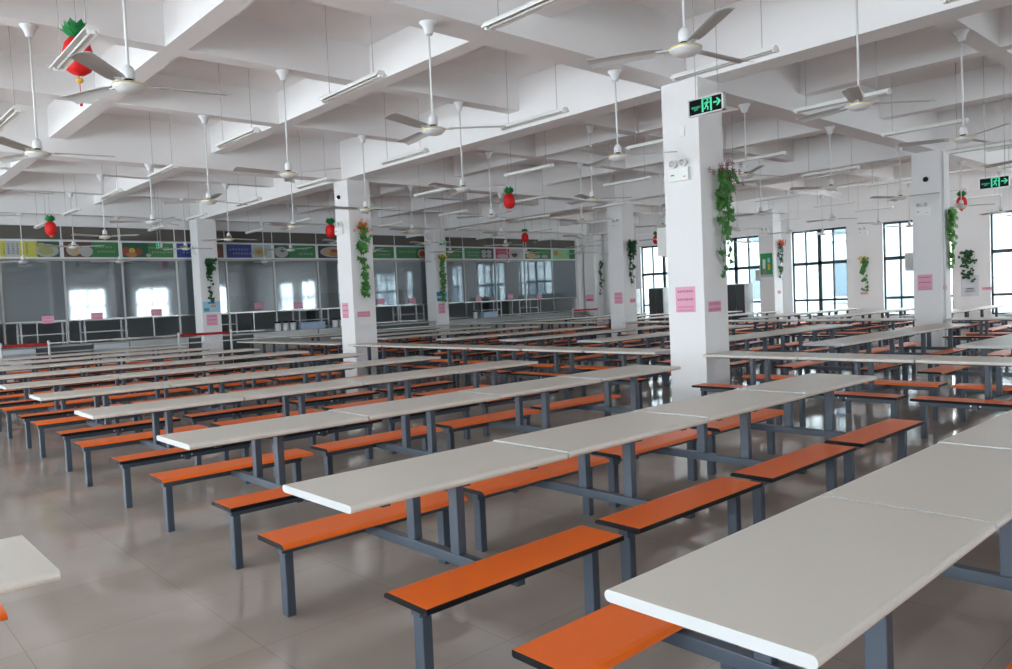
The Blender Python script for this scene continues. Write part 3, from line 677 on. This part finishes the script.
BAN = [  # base colour, left/right colour split, dishes [(u,v,ru,rv,colour)...], text lines (u0,u1,v0,v1,n,colour,vertical)
 ('pale', [(0, .3, 'yel')], [(.75, .5, .2, .4, 'dish')], [], 'pale menu banner at the far left edge'),
 ('pale', [(0, .1, 'yel'), (.32, .62, 'yel'), (.6, 1, 'dgr')], [(.78, .42, .2, .42, 'dish'), (.76, .4, .13, .26, 'food'), (.68, .75, .09, .15, 'food')], [(.05+.075*q, .09+.075*q, .14, .86, 5, 'dark', True) for q in range(6)], 'yellow and pale menu banner with columns of text and a plated dish'),
 ('brn', [(.5, 1, 'grn')], [(.18, .5, .13, .42, 'dish'), (.4, .38, .12, .36, 'dish'), (.2, .3, .07, .2, 'tan')], [(.56, .88, .6, .76, 7, 'txt', False), (.6, .94, .3, .46, 7, 'txt', False)], 'green menu banner with white buns on brown'),
 ('dgr', [(.5, 1, 'grn')], [(.08, .4, .08, .28, 'red'), (.19, .45, .06, .2, 'gold'), (.18, .18, .1, .16, 'org'), (.32, .4, .07, .2, 'red'), (.5, .15, .05, .12, 'dish')], [(.5, .92, .58, .74, 8, 'txt', False), (.56, .97, .28, .44, 8, 'txt', False)], 'green menu banner with a heap of vegetables'),
 ('blu', [(.72, 1, 'brn')], [(.86, .4, .1, .3, 'red'), (.82, .3, .06, .18, 'org')], [(.06, .6, .58, .74, 8, 'txt', False), (.12, .66, .28, .44, 8, 'txt', False)], 'blue menu banner partly behind the third near-line pillar'),
 ('blu', [(.55, 1, 'pale')], [(.74, .45, .18, .4, 'dish'), (.74, .44, .13, .28, 'food'), (.72, .45, .07, .16, 'org')], [(.06, .5, .55, .7, 7, 'txt', False), (.14, .54, .25, .4, 7, 'txt', False)], 'blue menu banner with a bowl of food at its right'),
 ('grn', [(0, .36, 'dgr')], [(.18, .45, .16, .42, 'dish'), (.2, .6, .05, .16, 'brn')], [(.55, .8, .58, .84, 4, 'pale', False), (.58, .94, .22, .46, 6, 'pale', False)], 'green menu banner with a round white plate'),
 ('dark', [], [(.4, .5, .34, .42, 'dish'), (.36, .48, .24, .3, 'tan'), (.44, .36, .15, .22, 'org'), (.42, .6, .1, .12, 'red')], [], 'dark menu banner filled by a plate of food beside the second pillar'),
 ('grn', [(0, .35, 'red')], [(.15, .5, .12, .35, 'org')], [(.45, .9, .55, .7, 6, 'txt', False), (.5, .92, .25, .4, 6, 'txt', False)], 'green menu banner just right of the second pillar'),
 ('dgr', [(0, .6, 'grn')], [(.8, .45, .15, .4, 'tan'), (.78, .4, .1, .26, 'red')], [(.08, .6, .5, .68, 6, 'txt', False)], 'green menu banner with meat dish, left of the far pillar'),
 ('grn', [(0, .2, 'dgr')], [], [(.3, .9, .55, .72, 6, 'txt', False), (.35, .9, .28, .42, 6, 'txt', False)], 'plain green menu banner just right of the far pillar'),
 ('grn', [(.55, 1, 'dark')], [(.66, .65, .09, .2, 'dish'), (.84, .65, .09, .2, 'dish'), (.66, .28, .09, .2, 'dish'), (.84, .28, .09, .2, 'dish')], [(.08, .5, .5, .68, 6, 'pale', False), (.1, .5, .22, .38, 6, 'pale', False)], 'green menu banner with four small plates'),
 ('pnk', [(.5, 1, 'pale')], [(.7, .45, .18, .42, 'dish'), (.68, .42, .1, .25, 'dark'), (.25, .25, .2, .2, 'dish')], [(.1, .45, .6, .75, 4, 'txt', False)], 'raspberry red menu banner with a pale dish'),
 ('grn', [(0, .4, 'dgr')], [(.25, .3, .2, .28, 'tan'), (.45, .25, .12, .18, 'dish'), (.75, .25, .12, .18, 'dish'), (.42, .35, .06, .1, 'org')], [(.5, .9, .6, .75, 5, 'txt', False)], 'green menu banner with dumplings and tan bread'),
 ('lgr', [(.75, 1, 'grn')], [(.15, .6, .1, .26, 'org'), (.32, .4, .09, .2, 'gold')], [(.5, .85, .45, .6, 5, 'pale', False)], 'light green menu banner at the right end of the row')]
for k, (base, parts, dishes, texts, lab) in enumerate(BAN):
    a, b = BX[k], BX[k+1]; t = empty('menu_banner', (a, YN-.02, 3.14), 0, lab, 'menu banner', 'menu banners above the serving windows')
    w_, h = b-a, .5; F = lambda u, v, d, w_=w_, h=h: (.04+u*(w_-.08), -.012-d, .045+v*(h-.09))
    f = MB(); f.box((0, -.03, 0), (w_, 0, .045), ALU); f.box((0, -.03, h-.045), (w_, 0, h), ALU); f.box((0, -.03, .045), (.045, 0, h-.045), ALU); f.box((w_-.045, -.03, .045), (w_, 0, h-.045), ALU); f.build('banner_frame', t)
    p = MB(); p.box((.04, -.0125, .04), (w_-.04, -.002, h-.04), BC[base])
    for (u0, u1, c) in parts: A, B = F(u0, 0, .0005), F(u1, 1, .0022); p.box((A[0], B[1], A[2]), (B[0], A[1], B[2]), BC[c])
    p.build('banner_sheet', t)
    if dishes:
        q = MB()
        for i, (u, v, ru, rv, c) in enumerate(dishes): disc(q, F, u, v, ru, rv, .0035+.001*i, BC[c])
        q.build('food_picture', t)
    if texts:
        q = MB()
        for i, (u0, u1, v0, v1, n, c, vert) in enumerate(texts): glyphs(q, F, u0, u1, v0, v1, n, .0032, BC[c], k*9+i, vert)
        q.build('lettering', t)
# counters below the serving windows
def counter(x0, x1, y0, front, label):
    t = empty('serving_counter', ((x0+x1)/2, (y0+YN-.05)/2, 0), 0, label, 'counter', 'steel serving counters'); hw = (x1-x0)/2; hd = (YN-.05-y0)/2
    MB().box((-hw+.01, -hd+.04, .06), (hw-.01, hd, .84), front, .004).build('counter_body', t); MB().box((-hw, -hd, .8405), (hw, hd, .885), STAIN, .006).build('counter_top', t)
    MB().box((-hw, -hd-.16, .70), (hw, -hd-.005, .73), CHROME, .004).build('tray_rail', t); MB().box((-hw+.02, -hd+.08, 0), (hw-.02, hd, .0595), DARKST).build('plinth', t)
CWH = mat('white_counter_front', (.58, .62, .66), .4)
cx = [2.3, 4.3, 5.6, 6.5, 8.1, 10.0, 12.2, 14.4, 16.6, 18.9, 21.2, 23.4, 25.1]
names = ['white-fronted serving counter behind the red belt barrier at left', 'dark steel counter under the yellow banner', 'white-fronted counter under the green bun banner', 'steel counter left of the third near-line pillar', 'steel counter behind the third near-line pillar',
         'steel counter right of the third near-line pillar', 'steel counter with crates on it', 'steel counter behind the second pillar', 'steel counter left of the far pillar', 'steel counter right of the far pillar', 'steel counter under the raspberry banner', 'steel counter at the right end of the serving wall']
for k in range(12): counter(cx[k]+.005, cx[k+1]-.005, 22.25, [CWH, DARKST, CWH, STAIN, DARKST, STAIN, STAIN, DARKST, STAIN, STAIN, STAIN, STAIN][k], names[k])
# things on the counters
def crate(x, y, w_, label, m=BLUEP):
    t = empty('plastic_crate', (x, y, .886), 0, label, 'crate'); MB().box((-w_/2, -.16, 0), (w_/2, .16, .2), m, .012).build('crate_body', t); MB().box((-w_/2-.01, -.17, .2005), (w_/2+.01, .17, .225), m, .005).build('rim', t)
crate(12.05, 22.45, .8, 'pale blue plastic crate on the counter left of the second pillar'); crate(19.6, 22.45, .7, 'pale blue crate on the counter right of the far pillar')
def canister(x, y, label):
    t = empty('chopstick_canister', (x, y, .886), 0, label, 'canister', 'canisters on the counters'); MB().lathe([(0, 0), (.09, 0), (.095, .02), (.095, .24), (0, .24)], ALU, 14).build('canister_body', t); MB().lathe([(0, .2405), (.1, .2405), (.1, .29), (0, .295)], BLACK, 14).build('lid', t)
for i, x in enumerate((10.9, 11.15, 11.4, 12.9, 13.15, 13.4)): canister(x, 22.45, 'white canister with black lid on the counter, %s from the left of the six' % ORD[i+1])
canister(18.95, 22.45, 'single white canister with black lid right of the far pillar')
# notices on the serving glass
for i, (x, z) in enumerate(((4.72, 1.46), (5.9, 1.50), (7.45, 1.53), (10.5, 1.6), (11.85, 1.57), (15.0, 1.58), (16.35, 1.55), (19.5, 1.52), (21.2, 1.56), (22.85, 1.5))):
    notice(('-y', YN-.03), x-.14, x+.14, z, z+.19, 'pink notice on the serving glass, %s from the left' % ORD[i+1], 2, 40+i)
# kitchen racks behind the glass
def rack(x, y, label, w_=1.1, h=1.5):
    t = empty('steel_rack', (x, y, 0), 0, label, 'kitchen rack', 'steel racks in the kitchen')
    for sx in (-w_/2, w_/2-.04):
        for sy_ in (-.25, .21): MB().box((sx, sy_, 0), (sx+.04, sy_+.04, h), ALU).build('leg', t)
    for z in (.35, .75, 1.15, h-.03): MB().box((-w_/2+.0405, -.24, z), (w_/2-.0405, .24, z+.025), ALU).build('shelf', t)
for i, x in enumerate((4.7, 6.2, 9.4, 12.6, 16.6, 20.5, 22.6)): rack(x, 23.5, 'steel kitchen rack behind the serving glass, %s from the left' % ORD[i+1])
for i, x in enumerate((7.7, 11.3, 14.8, 18.6)):
    t = empty('kitchen_worktable', (x, 25.3, 0), 0, 'steel kitchen worktable behind the glass, %s from the left' % ORD[i+1], 'worktable', 'kitchen worktables')
    MB().box((-.9, -.35, .82), (.9, .35, .86), CHROME, .004).build('worktop', t); MB().box((-.82, -.3, .2), (.82, .3, .23), CHROME).build('shelf', t)
    for sx in (-.88, .84):
        for sy_ in (-.33, .29): MB().box((sx, sy_, 0), (sx+.04, sy_+.04, .8195), CHROME).build('leg', t)
t = empty('display_screen', (15.0, 23.6, 1.5), 0, 'small lit blue screen behind the serving glass', 'screen')
MB().box((-.24, 0, -.16), (.24, .05, .16), BLACK, .006).build('screen_case', t); MB().box((-.22, -.004, -.14), (.22, -.0005, .14), mat('lit_blue_screen', (.02, .2, .6), .3, emis=(.02, .25, .9), estr=.9)).build('screen_face', t); MB().box((-.02, .01, -1.48), (.02, .04, -.161), DARKST).box((-.2, -.12, -1.5), (.2, .16, -1.48), DARKST).build('stand', t)
tag(MB().tube([(3, 25.5, 3.95), (13.5, 25.5, 3.95)], .28, CHROME, 20).tube([(14.5, 25.8, 3.95), (24.5, 25.8, 3.95)], .28, CHROME, 20).build('ventilation_duct'), 'round steel ventilation duct above the kitchen behind the glass', 'duct')
for i, x in enumerate((10.2, 13.6, 21.6)):
    t = empty('kitchen_freezer', (x, 24.35, 0), 0, 'tall dark grey kitchen cabinet behind the serving glass, %s from the left' % ORD[i+1], 'kitchen cabinet', 'tall dark cabinets in the kitchen')
    MB().box((-.55, -.3, .08), (.55, .3, 2.05), DARKST, .01).build('cabinet_body', t)
    for x0 in (-.54, .01): MB().box((x0, -.325, .12), (x0+.53, -.301, 2.0), DARKST, .004).build('door', t)
    for sx in (-.5, .45): MB().box((sx, -.25, 0), (sx+.05, .25, .0795), STAIN).build('foot', t)
# belt barriers
def barrier(x0, x1, y, label):
    t = empty('belt_barrier', ((x0+x1)/2, y, 0), 0, label, 'belt barrier', 'red belt barriers'); hw = (x1-x0)/2
    for s_ in (-hw, hw): MB().lathe([(0, 0), (.15, 0), (.15, .02), (.03, .04), (.028, .98), (.034, .985), (.034, 1.04), (0, 1.05)], ALU, 14, (s_, 0)).build('barrier_post', t)
    MB().box((-hw+.035, -.004, .93), (hw-.035, .004, 1.0), BELT).build('belt', t)
barrier(3.4, 4.4, 21.4, 'red belt barrier on two white posts at the left edge'); barrier(7.5, 8.95, 21.4, 'red belt barrier passing behind the third near-line pillar'); barrier(23.6, 25.2, 21.7, 'red belt barrier at the right end of the serving wall')
# conduit on the right-hand pillar
tag(MB().tube([(17.55, 5.635, 0), (17.55, 5.635, 4.2)], .018, ALU, 8).build('conduit_pipe'), 'white vertical pipe on the right-hand pillar', 'pipe')
